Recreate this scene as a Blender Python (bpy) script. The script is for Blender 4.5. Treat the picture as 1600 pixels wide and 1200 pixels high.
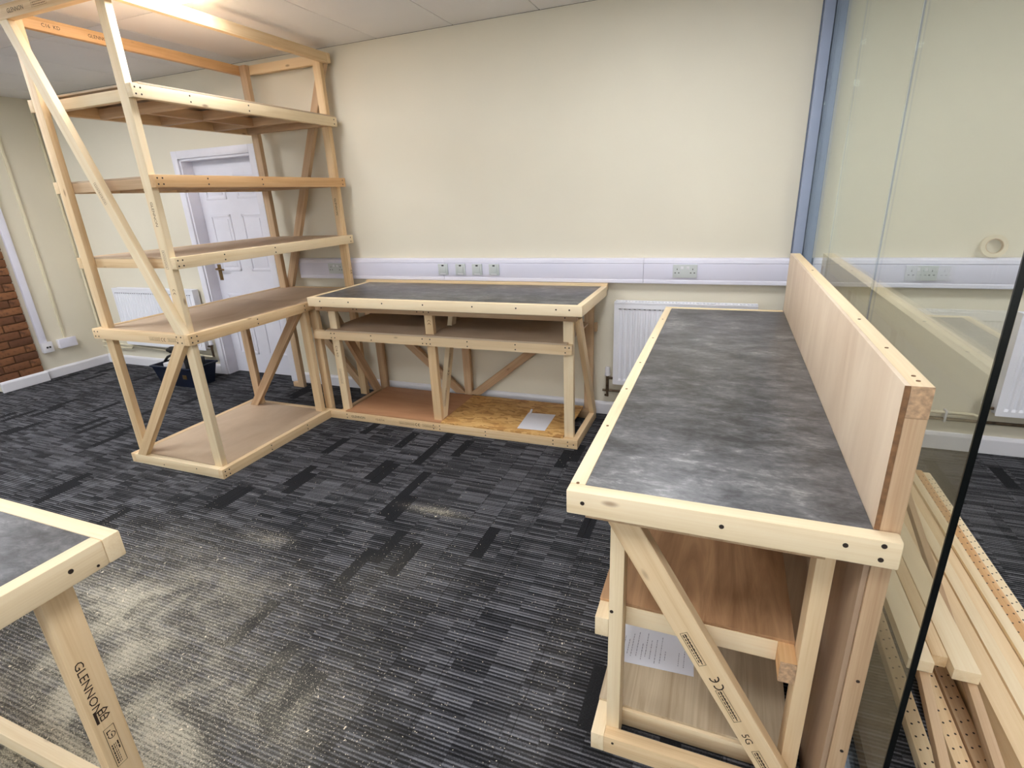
import bpy, bmesh, math, random
from mathutils import Vector, Matrix
random.seed(7)
for o in list(bpy.data.objects): bpy.data.objects.remove(o)
SC = bpy.context.scene
COL = SC.collection

# ------------------------------------------------------------------ camera
RC = ((0.93099968, 0.36248831, -0.04291644), (0.08402329, -0.32723432, -0.94120018), (-0.3552178, 0.87265109, -0.33511251))
cam = bpy.data.cameras.new('camera'); cam.sensor_fit = 'HORIZONTAL'; cam.sensor_width = 36.0
cam.lens = 36.0 * 826.92 / 1600.0; cam.clip_start = 0.02; cam.clip_end = 60
co = bpy.data.objects.new('camera', cam); COL.objects.link(co)
x, y, z = Vector(RC[0]), -Vector(RC[1]), -Vector(RC[2])
co.matrix_world = Matrix(((x.x, y.x, z.x, 0), (x.y, y.y, z.y, 0), (x.z, y.z, z.z, 1.58), (0, 0, 0, 1)))
SC.camera = co
# ------------------------------------------------------------------ world, light levels, exposure
w = bpy.data.worlds.new('world'); SC.world = w; w.use_nodes = True
w.node_tree.nodes['Background'].inputs[0].default_value = (0.90, 0.95, 1.03, 1)
w.node_tree.nodes['Background'].inputs[1].default_value = 3.2   # overcast daylight, reaching the room through the added, unseen front windows
LAMP = 23.0
LAMP_COL = (0.965, 0.985, 1.03)
SC.view_settings.view_transform = 'Standard'; SC.view_settings.look = 'None'
SC.view_settings.exposure = 0.14; SC.view_settings.gamma = 1.0
SC.view_settings.use_curve_mapping = False
CEIL = 2.654; WALL = 3.68

# ------------------------------------------------------------------ helpers: materials
def lin(c):
    return tuple(((v / 255.0) / 12.92 if v <= 10 else (((v / 255.0) + .055) / 1.055) ** 2.4) for v in c) + (1.0,)
class NT:
    def __init__(s, name):
        s.m = bpy.data.materials.new(name); s.m.use_nodes = True; s.t = s.m.node_tree
        s.bsdf = s.t.nodes['Principled BSDF']; s.out = s.t.nodes['Material Output']
    def put(s, sock, v):
        if hasattr(v, 'links') or isinstance(v, bpy.types.NodeSocket): s.t.links.new(v, sock)
        else: sock.default_value = v
    def n(s, typ, out=0, attrs=None, **kw):
        nd = s.t.nodes.new(typ)
        for k, v in (attrs or {}).items(): setattr(nd, k, v)
        for k, v in kw.items():
            key = int(k[1:]) if k[0] == 'i' and k[1:].isdigit() else k.replace('_', ' ')
            s.put(nd.inputs[key], v)
        return nd.outputs[out]
    def math(s, op, a, b=0.0, c=0.0, clamp=False):
        return s.n('ShaderNodeMath', attrs=dict(operation=op, use_clamp=clamp), i0=a, i1=b, i2=c)
    def vm(s, op, a, b=(0, 0, 0)):
        return s.n('ShaderNodeVectorMath', attrs=dict(operation=op), i0=a, i1=b)
    def noise(s, vec, scale=1.0, detail=3.0, rough=.5, out=0, dist=0.0):
        return s.n('ShaderNodeTexNoise', out=out, Vector=vec, Scale=scale, Detail=detail, Roughness=rough, Distortion=dist)
    def ramp(s, fac, stops):
        nd = s.t.nodes.new('ShaderNodeValToRGB'); r = nd.color_ramp
        while len(r.elements) < len(stops): r.elements.new(0.5)
        for e, (p, c) in zip(r.elements, stops): e.position = p; e.color = c if len(c) == 4 else lin(c)
        s.put(nd.inputs[0], fac); return nd.outputs[0]
    def mix(s, fac, a, b, mode='MIX'):
        nd = s.t.nodes.new('ShaderNodeMix'); nd.data_type = 'RGBA'; nd.blend_type = mode
        s.put(nd.inputs[0], fac); s.put(nd.inputs[6], a); s.put(nd.inputs[7], b); return nd.outputs[2]
    def sm(s, v, lo, hi):
        return s.n('ShaderNodeMapRange', attrs=dict(interpolation_type='SMOOTHSTEP'), i0=v, i1=lo, i2=hi, i3=0.0, i4=1.0)
    def obj(s): return s.n('ShaderNodeTexCoord', out=3)
    def pos(s): return s.n('ShaderNodeNewGeometry', out=0)
    def rnd(s): return s.n('ShaderNodeObjectInfo', out='Random') if False else s.t.nodes.new('ShaderNodeObjectInfo').outputs['Random']
    def fin(s, col, rough=.6, bump=None, bstr=.2, bdist=.002, **kw):
        s.put(s.bsdf.inputs['Base Color'], col); s.put(s.bsdf.inputs['Roughness'], rough)
        for k, v in kw.items(): s.put(s.bsdf.inputs[k.replace('_', ' ')], v)
        if bump is not None:
            s.put(s.bsdf.inputs['Normal'], s.n('ShaderNodeBump', Strength=bstr, Distance=bdist, Height=bump))
        return s.m

def plain(name, c, rough=.5, var=.06, scale=6.0, **kw):
    t = NT(name); nz = t.noise(t.obj(), scale, 4.0)
    a = lin(tuple(v * (1 - var) for v in c)); b = lin(tuple(min(255, v * (1 + var)) for v in c))
    return t.fin(t.ramp(nz, [(.3, a), (.7, b)]), rough, **kw)

def pine(name, light, mid, dark, knot=(120, 72, 38)):
    t = NT(name); o = t.obj(); r = t.rnd()
    off = t.n('ShaderNodeCombineXYZ', X=t.math('MULTIPLY', r, 61.0), Y=t.math('MULTIPLY', r, 23.0), Z=t.math('MULTIPLY', r, 7.0))
    p = t.vm('ADD', o, off)
    g = t.noise(t.vm('MULTIPLY', p, (1.1, 26, 26)), 1.0, 4.0, .55, dist=.6)
    fine = t.noise(t.vm('MULTIPLY', p, (5, 240, 240)), 1.0, 2.0)
    v = t.math('ADD', t.math('MULTIPLY', g, .75), t.math('MULTIPLY', fine, .25))
    v = t.math('ADD', v, t.math('MULTIPLY', t.math('SUBTRACT', r, .5), .16))
    col = t.ramp(v, [(.28, light), (.5, mid), (.78, dark)])
    vo = t.t.nodes.new('ShaderNodeTexVoronoi'); t.put(vo.inputs['Vector'], t.vm('MULTIPLY', p, (4.2, 11, 11))); vo.inputs['Scale'].default_value = 1.0
    k = t.math('SUBTRACT', 1.0, t.sm(vo.outputs['Distance'], .03, .12))
    sep = t.n('ShaderNodeSeparateColor', Color=vo.outputs['Color'])
    k = t.math('MULTIPLY', k, t.math('GREATER_THAN', sep, .5))
    col = t.mix(t.math('MULTIPLY', k, .62), col, lin(knot))
    return t.fin(col, .62, bump=t.math('ADD', g, fine), bstr=.12, bdist=.001)

def ply(name, light, dark, sx=3.0, sy=30.0, rough=.6, contrast=.25):
    t = NT(name); o = t.obj(); r = t.rnd()
    p = t.vm('ADD', o, t.n('ShaderNodeCombineXYZ', X=t.math('MULTIPLY', r, 31.0), Y=t.math('MULTIPLY', r, 17.0), Z=0.0))
    g = t.noise(t.vm('MULTIPLY', p, (sx, sy, sy)), 1.0, 5.0, .6, dist=1.2)
    b = t.noise(t.vm('MULTIPLY', p, (1.5, 3, 3)), 1.0, 3.0)
    v = t.math('ADD', t.math('MULTIPLY', g, .6), t.math('MULTIPLY', b, .4))
    return t.fin(t.ramp(v, [(.5 - contrast, light), (.5 + contrast, dark)]), rough, bump=g, bstr=.08, bdist=.001)

M = {}
M['pine'] = pine('pine', (238, 212, 172), (230, 200, 156), (208, 170, 122))
M['pine_pale'] = pine('pine_pale', (244, 226, 192), (240, 218, 180), (224, 196, 150))
M['pine_orange'] = pine('pine_orange', (232, 192, 142), (216, 170, 118), (190, 138, 88))
M['pine_brown'] = pine('pine_brown', (214, 184, 148), (198, 166, 130), (168, 130, 94))
M['board'] = ply('board', (212, 188, 160), (190, 164, 136), 2.0, 4.0, .7, .22)
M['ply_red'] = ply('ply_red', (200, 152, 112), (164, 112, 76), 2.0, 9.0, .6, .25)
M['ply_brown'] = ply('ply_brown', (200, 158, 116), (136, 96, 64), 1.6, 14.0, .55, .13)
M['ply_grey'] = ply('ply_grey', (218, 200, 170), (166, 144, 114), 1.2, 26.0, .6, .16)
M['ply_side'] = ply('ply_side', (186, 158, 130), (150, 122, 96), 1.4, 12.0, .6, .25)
M['ply_pale'] = ply('ply_pale', (236, 216, 190), (212, 186, 158), 1.0, 5.0, .55, .16)
M['ply_edge'] = plain('ply_edge', (128, 92, 60), .7, .15, 60.0)
def osb():
    t = NT('osb'); o = t.obj()
    vo = t.t.nodes.new('ShaderNodeTexVoronoi'); t.put(vo.inputs['Vector'], t.vm('ADD', t.vm('MULTIPLY', o, (16, 46, 20)), t.vm('MULTIPLY', t.noise(o, 9.0, 3.0, out=1), (3, 6, 3)))); vo.inputs['Scale'].default_value = 1.0
    sep = t.n('ShaderNodeSeparateColor', Color=vo.outputs['Color'])
    g = t.noise(t.vm('MULTIPLY', o, (8, 90, 20)), 1.0, 3.0)
    v = t.math('ADD', t.math('MULTIPLY', sep, .6), t.math('MULTIPLY', g, .4))
    return t.fin(t.ramp(v, [(.1, (158, 108, 58)), (.45, (206, 158, 92)), (.85, (226, 186, 122))]), .65, bump=v, bstr=.15, bdist=.002)
M['osb'] = osb()
def laminate():
    t = NT('laminate'); o = t.pos()
    w1 = t.noise(t.vm('MULTIPLY', o, (6.5, 10.5, 3)), 1.0, 8.0, .68, dist=.3)
    w2 = t.noise(t.vm('MULTIPLY', o, (22, 50, 20)), 1.0, 6.0, .72, dist=.8)
    w3 = t.noise(t.vm('MULTIPLY', o, (1.1, 1.3, 1)), 1.0, 2.0)
    v = t.math('ADD', t.math('ADD', t.math('MULTIPLY', w1, .5), t.math('MULTIPLY', w2, .30)), t.math('MULTIPLY', w3, .20))
    col = t.ramp(v, [(.39, (48, 46, 46)), (.455, (70, 69, 69)), (.51, (90, 89, 90)), (.57, (114, 113, 113)), (.67, (178, 176, 172))])
    return t.fin(col, .36, bump=w2, bstr=.04, bdist=.001, Specular_IOR_Level=.5)
M['laminate'] = laminate()
def walls(name, c, v=.02):
    t = NT(name); p = t.pos()
    b = t.noise(p, .9, 3.0); f = t.noise(p, 260.0, 2.0)
    col = t.ramp(b, [(.3, tuple(q * (1 - v) for q in c)), (.7, tuple(min(255, q * (1 + v)) for q in c))])
    return t.fin(col, .75, bump=f, bstr=.06, bdist=.001)
M['wall'] = walls('wall_paint', (226, 218, 198))
M['ceiling'] = walls('ceiling_tile', (244, 242, 243))
M['grid'] = plain('ceiling_gap', (60, 56, 54), .8)
M['white'] = plain('white_gloss_paint', (226, 224, 228), .35, .01)
M['door'] = plain('door_paint', (232, 230, 238), .4, .01)
M['trunk'] = plain('trunking_plastic', (226, 224, 236), .38, .012, 2.0)
M['trunk_lid'] = plain('trunking_lid', (218, 216, 230), .4, .012, 2.0)
M['plate'] = plain('switch_plate', (198, 202, 200), .35, .02)
M['radiator'] = plain('radiator_enamel', (238, 238, 244), .3, .01)
M['dark'] = plain('dark_slot', (34, 32, 32), .7, .1)
M['screw'] = plain('screw_hole', (44, 32, 24), .6, .2, 80.0)
M['ink'] = plain('black_ink', (52, 36, 26), .7, .25, 120.0)
M['ink_faint'] = plain('faded_ink', (116, 82, 52), .7, .3, 120.0)
M['paper'] = plain('white_paper', (232, 232, 238), .6, .01)
M['paper_ink'] = plain('printed_text', (150, 150, 160), .6, .2, 90.0)
M['black'] = plain('black_plastic', (20, 20, 22), .45, .15)
M['navy'] = plain('navy_plastic', (16, 24, 44), .4, .15)
M['brass'] = plain('dull_brass', (150, 122, 80), .35, .05, Metallic=.9)
M['chrome'] = plain('chrome', (190, 190, 192), .2, .03, Metallic=1.0)
M['copper'] = plain('old_copper_pipe', (96, 80, 62), .45, .2, 30.0, Metallic=.5)
M['alu'] = plain('blue_grey_frame', (150, 160, 182), .4, .02)
M['alu_dark'] = plain('frame_groove', (92, 100, 120), .5, .02)
M['tape'] = plain('masking_tape', (222, 208, 180), .7, .03)
M['cream_pipe'] = plain('cream_painted_pipe', (226, 216, 188), .45, .02)
M['glass_edge'] = plain('dark_glass_edge', (10, 13, 12), .2, .1)  # black of internal reflection in the glass put into the colour
M['end_grain'] = plain('end_grain', (184, 150, 116), .75, .16, 90.0)
M['sawdust'] = plain('sawdust', (230, 218, 194), .9, .08, 40.0)
M['mortar'] = plain('mortar', (96, 66, 42), .9, .1, 30.0)
def brickm():
    t = NT('brick'); r = t.rnd(); o = t.obj()
    nz = t.noise(o, 30.0, 5.0, .6)
    col = t.ramp(r, [(0, (96, 60, 38)), (.35, (124, 80, 50)), (.7, (142, 94, 58)), (1, (108, 68, 42))])
    col = t.mix(t.sm(nz, .45, .75), col, lin((80, 50, 32)))
    return t.fin(col, .85, bump=nz, bstr=.4, bdist=.004)
M['brick'] = brickm()
def glassm():
    t = NT('clear_glass'); nt = t.t
    tr = nt.nodes.new('ShaderNodeBsdfTransparent'); tr.inputs[0].default_value = (.92, .928, .912, 1)
    gl = nt.nodes.new('ShaderNodeBsdfGlossy'); gl.inputs['Roughness'].default_value = .0; gl.inputs[0].default_value = (.95, 1, .97, 1)
    fr = nt.nodes.new('ShaderNodeFresnel')
    bf = t.n('ShaderNodeNewGeometry', out=6)      # same reflectance on the way in and out of the pane
    t.put(fr.inputs[0], t.math('ADD', 1.45, t.math('MULTIPLY', bf, 1 / 1.45 - 1.45)))
    mx = nt.nodes.new('ShaderNodeMixShader')
    nt.links.new(fr.outputs[0], mx.inputs[0]); nt.links.new(tr.outputs[0], mx.inputs[1]); nt.links.new(gl.outputs[0], mx.inputs[2])
    nt.links.new(mx.outputs[0], t.out.inputs[0]); return t.m
M['glass'] = glassm()
def lampm():
    t = NT('lamp_diffuser'); t.put(t.bsdf.inputs['Emission Color'], LAMP_COL + (1,)); t.put(t.bsdf.inputs['Emission Strength'], LAMP); return t.m
M['lamp'] = lampm()
DUST = [(-1.95, .85, .45, .30, .85), (-1.45, .80, .42, .25, .6), (-2.15, 1.15, .40, .18, .55), (-2.6, .95, .4, .3, .65), (-1.34, 2.11, .15, .035, 1.0),
        (-2.03, 1.63, .12, .05, .7), (-1.75, 1.35, .5, .15, .35), (-1.2, 1.6, .3, .2, .22), (-1.15, 1.0, .3, .2, .3), (-.45, 1.3, .12, .5, .16), (-1.9, .5, .7, .25, .9), (-2.4, 1.45, .5, .2, .3)]
def carpet():
    t = NT('carpet'); p = t.pos(); xyz = t.n('ShaderNodeSeparateXYZ', Vector=p); s = t.t.nodes[-1]
    X, Y = s.outputs[0], s.outputs[1]
    u = t.math('DIVIDE', X, .0625)
    c = t.math('FLOOR', u)
    wn = t.n('ShaderNodeTexWhiteNoise', attrs=dict(noise_dimensions='1D'), W=c)
    v = t.math('ADD', t.math('DIVIDE', Y, .25), t.math('MULTIPLY', wn, 9.7))
    row = t.math('FLOOR', v)
    cell = t.n('ShaderNodeTexWhiteNoise', attrs=dict(noise_dimensions='2D'), Vector=t.n('ShaderNodeCombineXYZ', X=c, Y=row, Z=0.0))
    c2 = t.math('FLOOR', t.math('DIVIDE', X, .1875))
    big = t.n('ShaderNodeTexWhiteNoise', attrs=dict(noise_dimensions='2D'), Vector=t.n('ShaderNodeCombineXYZ', X=c2, Y=t.math('FLOOR', t.math('DIVIDE', Y, .5)), Z=3.0))
    # cross stripes, pitch about 14 mm, with the yarn weight changing line by line
    ln = t.math('FLOOR', t.math('DIVIDE', Y, .014))
    lw = t.n('ShaderNodeTexWhiteNoise', attrs=dict(noise_dimensions='2D'), Vector=t.n('ShaderNodeCombineXYZ', X=t.math('FLOOR', t.math('ADD', t.math('DIVIDE', X, .125), t.math('MULTIPLY', wn, .4))), Y=ln, Z=1.0))
    st = t.math('SINE', t.math('MULTIPLY', Y, 2 * math.pi / .014))
    nz = t.noise(t.vm('MULTIPLY', p, (170, 330, 50)), 1.0, 3.0, .7)
    lowf = t.noise(t.vm('MULTIPLY', p, (5, 22, 1)), 1.0, 3.0, .6)
    val = t.math('ADD', .5, t.math('MULTIPLY', t.math('SUBTRACT', nz, .5), 1.15))
    stripe = t.math('ADD', t.math('MULTIPLY', st, .30), t.math('MULTIPLY', t.math('SUBTRACT', lw, .55), .5))
    stripe = t.math('ADD', stripe, t.math('MULTIPLY', t.math('SUBTRACT', lowf, .5), .5))
    stripe = t.math('ADD', stripe, t.math('MULTIPLY', t.math('SUBTRACT', big, .5), .16))
    darkc = t.math('LESS_THAN', cell, .07)
    val = t.math('ADD', val, t.math('MULTIPLY', stripe, t.math('SUBTRACT', 1.0, darkc)))
    val = t.math('SUBTRACT', val, t.math('MULTIPLY', darkc, .30))
    fx = t.math('FRACT', u)
    edge = t.math('MULTIPLY', t.math('LESS_THAN', fx, .06), t.math('GREATER_THAN', wn, .66))
    val = t.math('SUBTRACT', val, t.math('MULTIPLY', edge, .22))
    col = t.ramp(val, [(.0, (22, 22, 24)), (.3, (36, 36, 39)), (.6, (68, 68, 72)), (1.0, (120, 120, 125))])
    d = None
    for (cx, cy, sx, sy, a) in DUST:
        q = t.math('ADD', t.math('POWER', t.math('DIVIDE', t.math('SUBTRACT', X, cx), sx), 2.0), t.math('POWER', t.math('DIVIDE', t.math('SUBTRACT', Y, cy), sy), 2.0))
        e = t.math('MULTIPLY', t.math('EXPONENT', t.math('MULTIPLY', q, -1.0)), a)
        d = e if d is None else t.math('ADD', d, e)
    cl = t.noise(t.vm('ADD', p, (3.1, 0, 0)), 4.2, 6.0, .72, dist=.4); fl = t.noise(t.vm('MULTIPLY', p, (150, 230, 10)), 1.0, 4.0, .8)
    den = t.math('MULTIPLY', t.math('MINIMUM', d, 1.1), t.math('ADD', .36, t.math('MULTIPLY', t.sm(cl, .34, .68), .54)))
    m = t.math('ADD', t.math('SUBTRACT', fl, .5), t.math('MULTIPLY', t.math('SUBTRACT', den, .5), .34))
    m = t.math('ADD', m, t.math('MULTIPLY', st, .04))
    m = t.math('MULTIPLY', t.sm(m, -.05, .19), t.math('MINIMUM', t.math('MULTIPLY', d, 4.0), 1.0))
    col = t.mix(t.math('MULTIPLY', den, .55, clamp=True), col, lin((160, 154, 140)))
    col = t.mix(t.math('MULTIPLY', m, t.math('ADD', .46, t.math('MULTIPLY', den, .34)), clamp=True), col, lin((216, 207, 184)))
    return t.fin(col, .95, bump=val, bstr=.5, bdist=.003, Specular_IOR_Level=.15)
M['carpet'] = carpet()

# ------------------------------------------------------------------ helpers: objects
MW = {}
def link(name, me, mat, parent, Mw):
    o = bpy.data.objects.new(name, me); COL.objects.link(o)
    if me is not None and mat is not None and not me.materials: me.materials.append(M[mat] if isinstance(mat, str) else mat)
    if parent is not None:
        o.parent = parent; o.matrix_basis = MW[parent.name].inverted() @ Mw
    else: o.matrix_basis = Mw
    MW[o.name] = Mw.copy(); return o
def thing(name, loc, label, cat, group=None, kind=None):
    o = link(name, None, None, None, Matrix.Translation(loc)); o.empty_display_size = .1
    return tag(o, label, cat, group, kind)
def tag(o, label=None, cat=None, group=None, kind=None):
    if label: o['label'] = label
    if cat: o['category'] = cat
    if group: o['group'] = group
    if kind: o['kind'] = kind
    return o
def struct(o, label=None): o['kind'] = 'structure'; (label and o.__setitem__('label', label)); return o
_cache = {}
def boxmesh(dx, dy, dz, bev, mat, seg=2):
    key = (round(dx, 4), round(dy, 4), round(dz, 4), bev, mat)
    if key in _cache: return _cache[key]
    bm = bmesh.new(); bmesh.ops.create_cube(bm, size=1.0); bmesh.ops.scale(bm, vec=(dx, dy, dz), verts=bm.verts)
    if bev: bmesh.ops.bevel(bm, geom=bm.edges[:], offset=min(bev, .45 * min(dx, dy, dz)), segments=seg, affect='EDGES', profile=.6)
    me = bpy.data.meshes.new('box'); bm.to_mesh(me); bm.free(); me.materials.append(M[mat])
    if bev:
        for p in me.polygons: p.use_smooth = True
        try: me.set_sharp_from_angle(angle=math.radians(50))
        except Exception: pass
    _cache[key] = me; return me
def bx(parent, name, x0, x1, y0, y1, z0, z1, mat, bev=.0025, grain=None):
    d = (x1 - x0, y1 - y0, z1 - z0); g = 'xyz'.index(grain) if grain else max(range(3), key=lambda i: d[i])
    a = [g, (g + 1) % 3, (g + 2) % 3]
    Mw = Matrix.Translation(((x0 + x1) / 2, (y0 + y1) / 2, (z0 + z1) / 2))
    R = Matrix(((0,) * 4,) * 4); R[3][3] = 1
    for j, ax in enumerate(a): R[ax][j] = 1.0
    return link(name, boxmesh(d[a[0]], d[a[1]], d[a[2]], bev, mat), mat, parent, Mw @ R)
def frame(c, ex, ey):
    ex = Vector(ex).normalized(); ey = Vector(ey); ey = (ey - ex * ey.dot(ex)).normalized(); ez = ex.cross(ey)
    return Matrix(((ex.x, ey.x, ez.x, c[0]), (ex.y, ey.y, ez.y, c[1]), (ex.z, ey.z, ez.z, c[2]), (0, 0, 0, 1)))
def meshobj(name, bm, mat, parent, Mw=None, smooth=False):
    Mw = Mw or Matrix.Identity(4)
    me = bpy.data.meshes.new(name); bm.to_mesh(me); bm.free()
    if smooth:
        for p in me.polygons: p.use_smooth = True
        try: me.set_sharp_from_angle(angle=math.radians(40))
        except Exception: pass
    return link(name, me, mat, parent, Mw)
def prism(parent, name, poly, axis, lo, hi, mat, d=None, bev=.002):
    """polygon in the plane across `axis` ('x': (y,z), 'y': (x,z), 'z': (x,y)) pushed from lo to hi; d = grain direction in that plane"""
    def P3(a, b, t): return Vector({'x': (t, a, b), 'y': (a, t, b), 'z': (a, b, t)}[axis])
    n = len(poly); ca = sum(q[0] for q in poly) / n; cb = sum(q[1] for q in poly) / n
    c = P3(ca, cb, (lo + hi) / 2); d = d or (1, 0)
    F = frame(c, P3(d[0], d[1], 0), P3(0, 0, 1)); Fi = F.inverted()
    bm = bmesh.new()
    A = [bm.verts.new(Fi @ P3(a, b, lo)) for a, b in poly]; B = [bm.verts.new(Fi @ P3(a, b, hi)) for a, b in poly]
    bm.faces.new(A); bm.faces.new(B[::-1])
    for i in range(n): bm.faces.new((A[i], B[i], B[(i + 1) % n], A[(i + 1) % n]))
    bmesh.ops.recalc_face_normals(bm, faces=bm.faces[:])
    if bev: bmesh.ops.bevel(bm, geom=bm.edges[:], offset=bev, segments=1, affect='EDGES')
    return meshobj(name, bm, mat, parent, F)
def brace(parent, p0, p1, axis, lo, hi, mat='pine', wd=.063, name='brace'):
    """diagonal piece from p0 to p1 with level-cut ends"""
    dx, dz = p1[0] - p0[0], p1[1] - p0[1]; L = math.hypot(dx, dz); hw = wd / 2 * L / abs(dz)
    return prism(parent, name, [(p0[0] - hw, p0[1]), (p0[0] + hw, p0[1]), (p1[0] + hw, p1[1]), (p1[0] - hw, p1[1])], axis, lo, hi, mat, (dx, dz))
def discs(parent, name, pts, nrm, r, mat='screw', kind=None, h=.0012, seg=8):
    """shallow round plugs standing on a face"""
    F = frame(pts[0], Vector(nrm).orthogonal(), nrm); 
    ez = Vector(nrm).normalized(); ex = ez.orthogonal().normalized(); ey = ez.cross(ex)
    bm = bmesh.new(); o = Vector(pts[0])
    for p in pts:
        c = Vector(p) - o
        top = [bm.verts.new(c + ez * h + (ex * math.cos(a) + ey * math.sin(a)) * r) for a in [2 * math.pi * i / seg for i in range(seg)]]
        bot = [bm.verts.new(c - ez * .001 + (ex * math.cos(a) + ey * math.sin(a)) * r) for a in [2 * math.pi * i / seg for i in range(seg)]]
        bm.faces.new(top)
        for i in range(seg): bm.faces.new((bot[i], bot[(i + 1) % seg], top[(i + 1) % seg], top[i]))
    ob = meshobj(name, bm, mat, parent, Matrix.Translation(o))
    if kind: ob['kind'] = kind
    return ob
def rects(parent, name, o, right, up, rs, mat='ink', kind=None, off=.0006):
    """flat printed bars on a face: rs = (u0,u1,v0,v1) in metres from o"""
    F = frame(Vector(o), right, up); bm = bmesh.new()
    for (a, b, c, d) in rs:
        bm.faces.new([bm.verts.new((q, r, off)) for q, r in ((a, c), (b, c), (b, d), (a, d))])
    ob = meshobj(name, bm, mat, parent, F)
    if kind: ob['kind'] = kind
    return ob
def text(parent, name, s, o, right, up, size, mat='ink', off=.0007, sx=1.0):
    cu = bpy.data.curves.new(name, 'FONT'); cu.body = s; cu.size = size; cu.align_x = 'LEFT'; cu.resolution_u = 2
    tmp = bpy.data.objects.new(name + '_tmp', cu); me = bpy.data.meshes.new_from_object(tmp)
    bpy.data.objects.remove(tmp); bpy.data.curves.remove(cu)
    for v in me.vertices: v.co.x *= sx; v.co.z = off
    me.materials.clear()
    return link(name, me, mat, parent, frame(Vector(o), right, up))
def ce(parent, o, right, up, size, mat='ink'):
    """conformity mark: two open rings, the second with a middle bar"""
    F = frame(Vector(o), right, up); bm = bmesh.new(); n = 10
    for cx in (0.0, size * .95):
        for i in range(n):
            q = []
            for j, r in ((i, .5), (i + 1, .5), (i + 1, .36), (i, .36)):
                a = math.radians(70 + 220 * j / n); q.append(bm.verts.new((cx + size * r * math.cos(a), size * r * math.sin(a), .0007)))
            bm.faces.new(q)
    bm.faces.new([bm.verts.new((size * (.95 + a), size * b, .0007)) for a, b in ((-.42, -.07), (-.08, -.07), (-.08, .07), (-.42, .07))])
    return meshobj('printed_mark', bm, mat, parent, F)
def tube(parent, name, pts, r, mat, seg=10):
    """round bar through pts as one mesh"""
    bm = bmesh.new(); pts = [Vector(p) for p in pts]; rings = []
    for i, p in enumerate(pts):
        t = (pts[min(i + 1, len(pts) - 1)] - pts[max(i - 1, 0)]).normalized()
        a = t.orthogonal().normalized() if i == 0 else (rings[-1][1] - t * rings[-1][1].dot(t)).normalized()
        b = t.cross(a)
        rings.append(([bm.verts.new(p - pts[0] + (a * math.cos(q) + b * math.sin(q)) * r) for q in [2 * math.pi * k / seg for k in range(seg)]], a))
    for (A, _), (B, _) in zip(rings, rings[1:]):
        for k in range(seg): bm.faces.new((A[k], A[(k + 1) % seg], B[(k + 1) % seg], B[k]))
    bm.faces.new(rings[0][0][::-1]); bm.faces.new(rings[-1][0])
    bmesh.ops.recalc_face_normals(bm, faces=bm.faces[:])
    return meshobj(name, bm, mat, parent, Matrix.Translation(pts[0]), True)
def lathe(parent, name, prof, Mw, mat, seg=24, closed=False):
    """(r,z) profile turned about local z"""
    bm = bmesh.new(); rg = [[bm.verts.new((r * math.cos(2 * math.pi * k / seg), r * math.sin(2 * math.pi * k / seg), zz)) for k in range(seg)] for r, zz in prof]
    pr = list(zip(rg, rg[1:])) + ([(rg[-1], rg[0])] if closed else [])
    for A, B in pr:
        for k in range(seg): bm.faces.new((A[k], A[(k + 1) % seg], B[(k + 1) % seg], B[k]))
    if not closed:
        bm.faces.new(rg[0][::-1]); bm.faces.new(rg[-1])
    bmesh.ops.recalc_face_normals(bm, faces=bm.faces[:])
    return meshobj(name, bm, mat, parent, Mw, True)
T, WD = .038, .063

# ================================================================== THE ROOM
XL, XR, YN = -6.4, 4.2, -3.4
XF = -8.0
fl = struct(bx(None, 'floor', XF, XR, YN, WALL + .2, -.10, -.004, 'carpet', 0, 'x'), 'dark grey striped carpet floor')
tm = None
for i in range(-9, 9):
    for j in range(-6, 2):
        x0, y0 = -2.03 + .5 * i, 2.965 + .5 * j
        if y0 + .5 < .1 or (x0 < -4.6 and y0 < 1.4) or (x0 > 1.4 and y0 < 1.5): continue
        y1 = min(y0 + .499, WALL - .001)
        if x0 + .499 < XL: continue
        bx(fl, 'carpet_tile', x0 + .0008, x0 + .4992, y0 + .0008, y1, -.005, 0, 'carpet', 0, 'x')
ce_ = struct(bx(None, 'ceiling', XF, XR, YN, WALL + .2, CEIL + .012, CEIL + .1, 'grid', 0), 'grey suspended ceiling')
LAMPS = [(-4.8, 1.39), (-3.0, 1.99), (-.6, 1.99), (1.8, 1.99), (-5.4, .79), (-3.0, -.41), (-.6, -.41), (1.8, -.41), (-3.0, -2.81), (-.6, -2.81), (-6.0, 1.39)]  # one panel over the shelving is in view; the rest added for brightness
lampcells = {(round(a, 2), round(b, 2)) for a, b in LAMPS}
nx0 = -8.4
k = 0
while nx0 + .6 * k < XR:
    x0 = nx0 + .6 * k; k += 1
    for y0 in [2.59, 1.39, .19, -1.01, -2.21, -3.41]:
        y1 = min(y0 + 1.2, WALL - .003)
        hit = [l for l in LAMPS if abs(l[0] - x0) < .05 and y0 - .05 < l[1] < y1 - .1]
        a0, a1 = max(x0, XF) + .0028, min(x0 + .6, XR) - .0028
        if a1 - a0 < .05: continue
        if hit:
            lo = hit[0][1]
            if lo - y0 > .1: bx(ce_, 'ceiling_tile', a0, a1, y0 + .002, lo - .002, CEIL, CEIL + .014, 'ceiling', .002)
            if y1 - lo - .6 > .1: bx(ce_, 'ceiling_tile', a0, a1, lo + .602, y1 - .002, CEIL, CEIL + .014, 'ceiling', .002)
        else: bx(ce_, 'ceiling_tile', a0, a1, y0 + .002, y1 - .002, CEIL, CEIL + .014, 'ceiling', .002)
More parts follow.
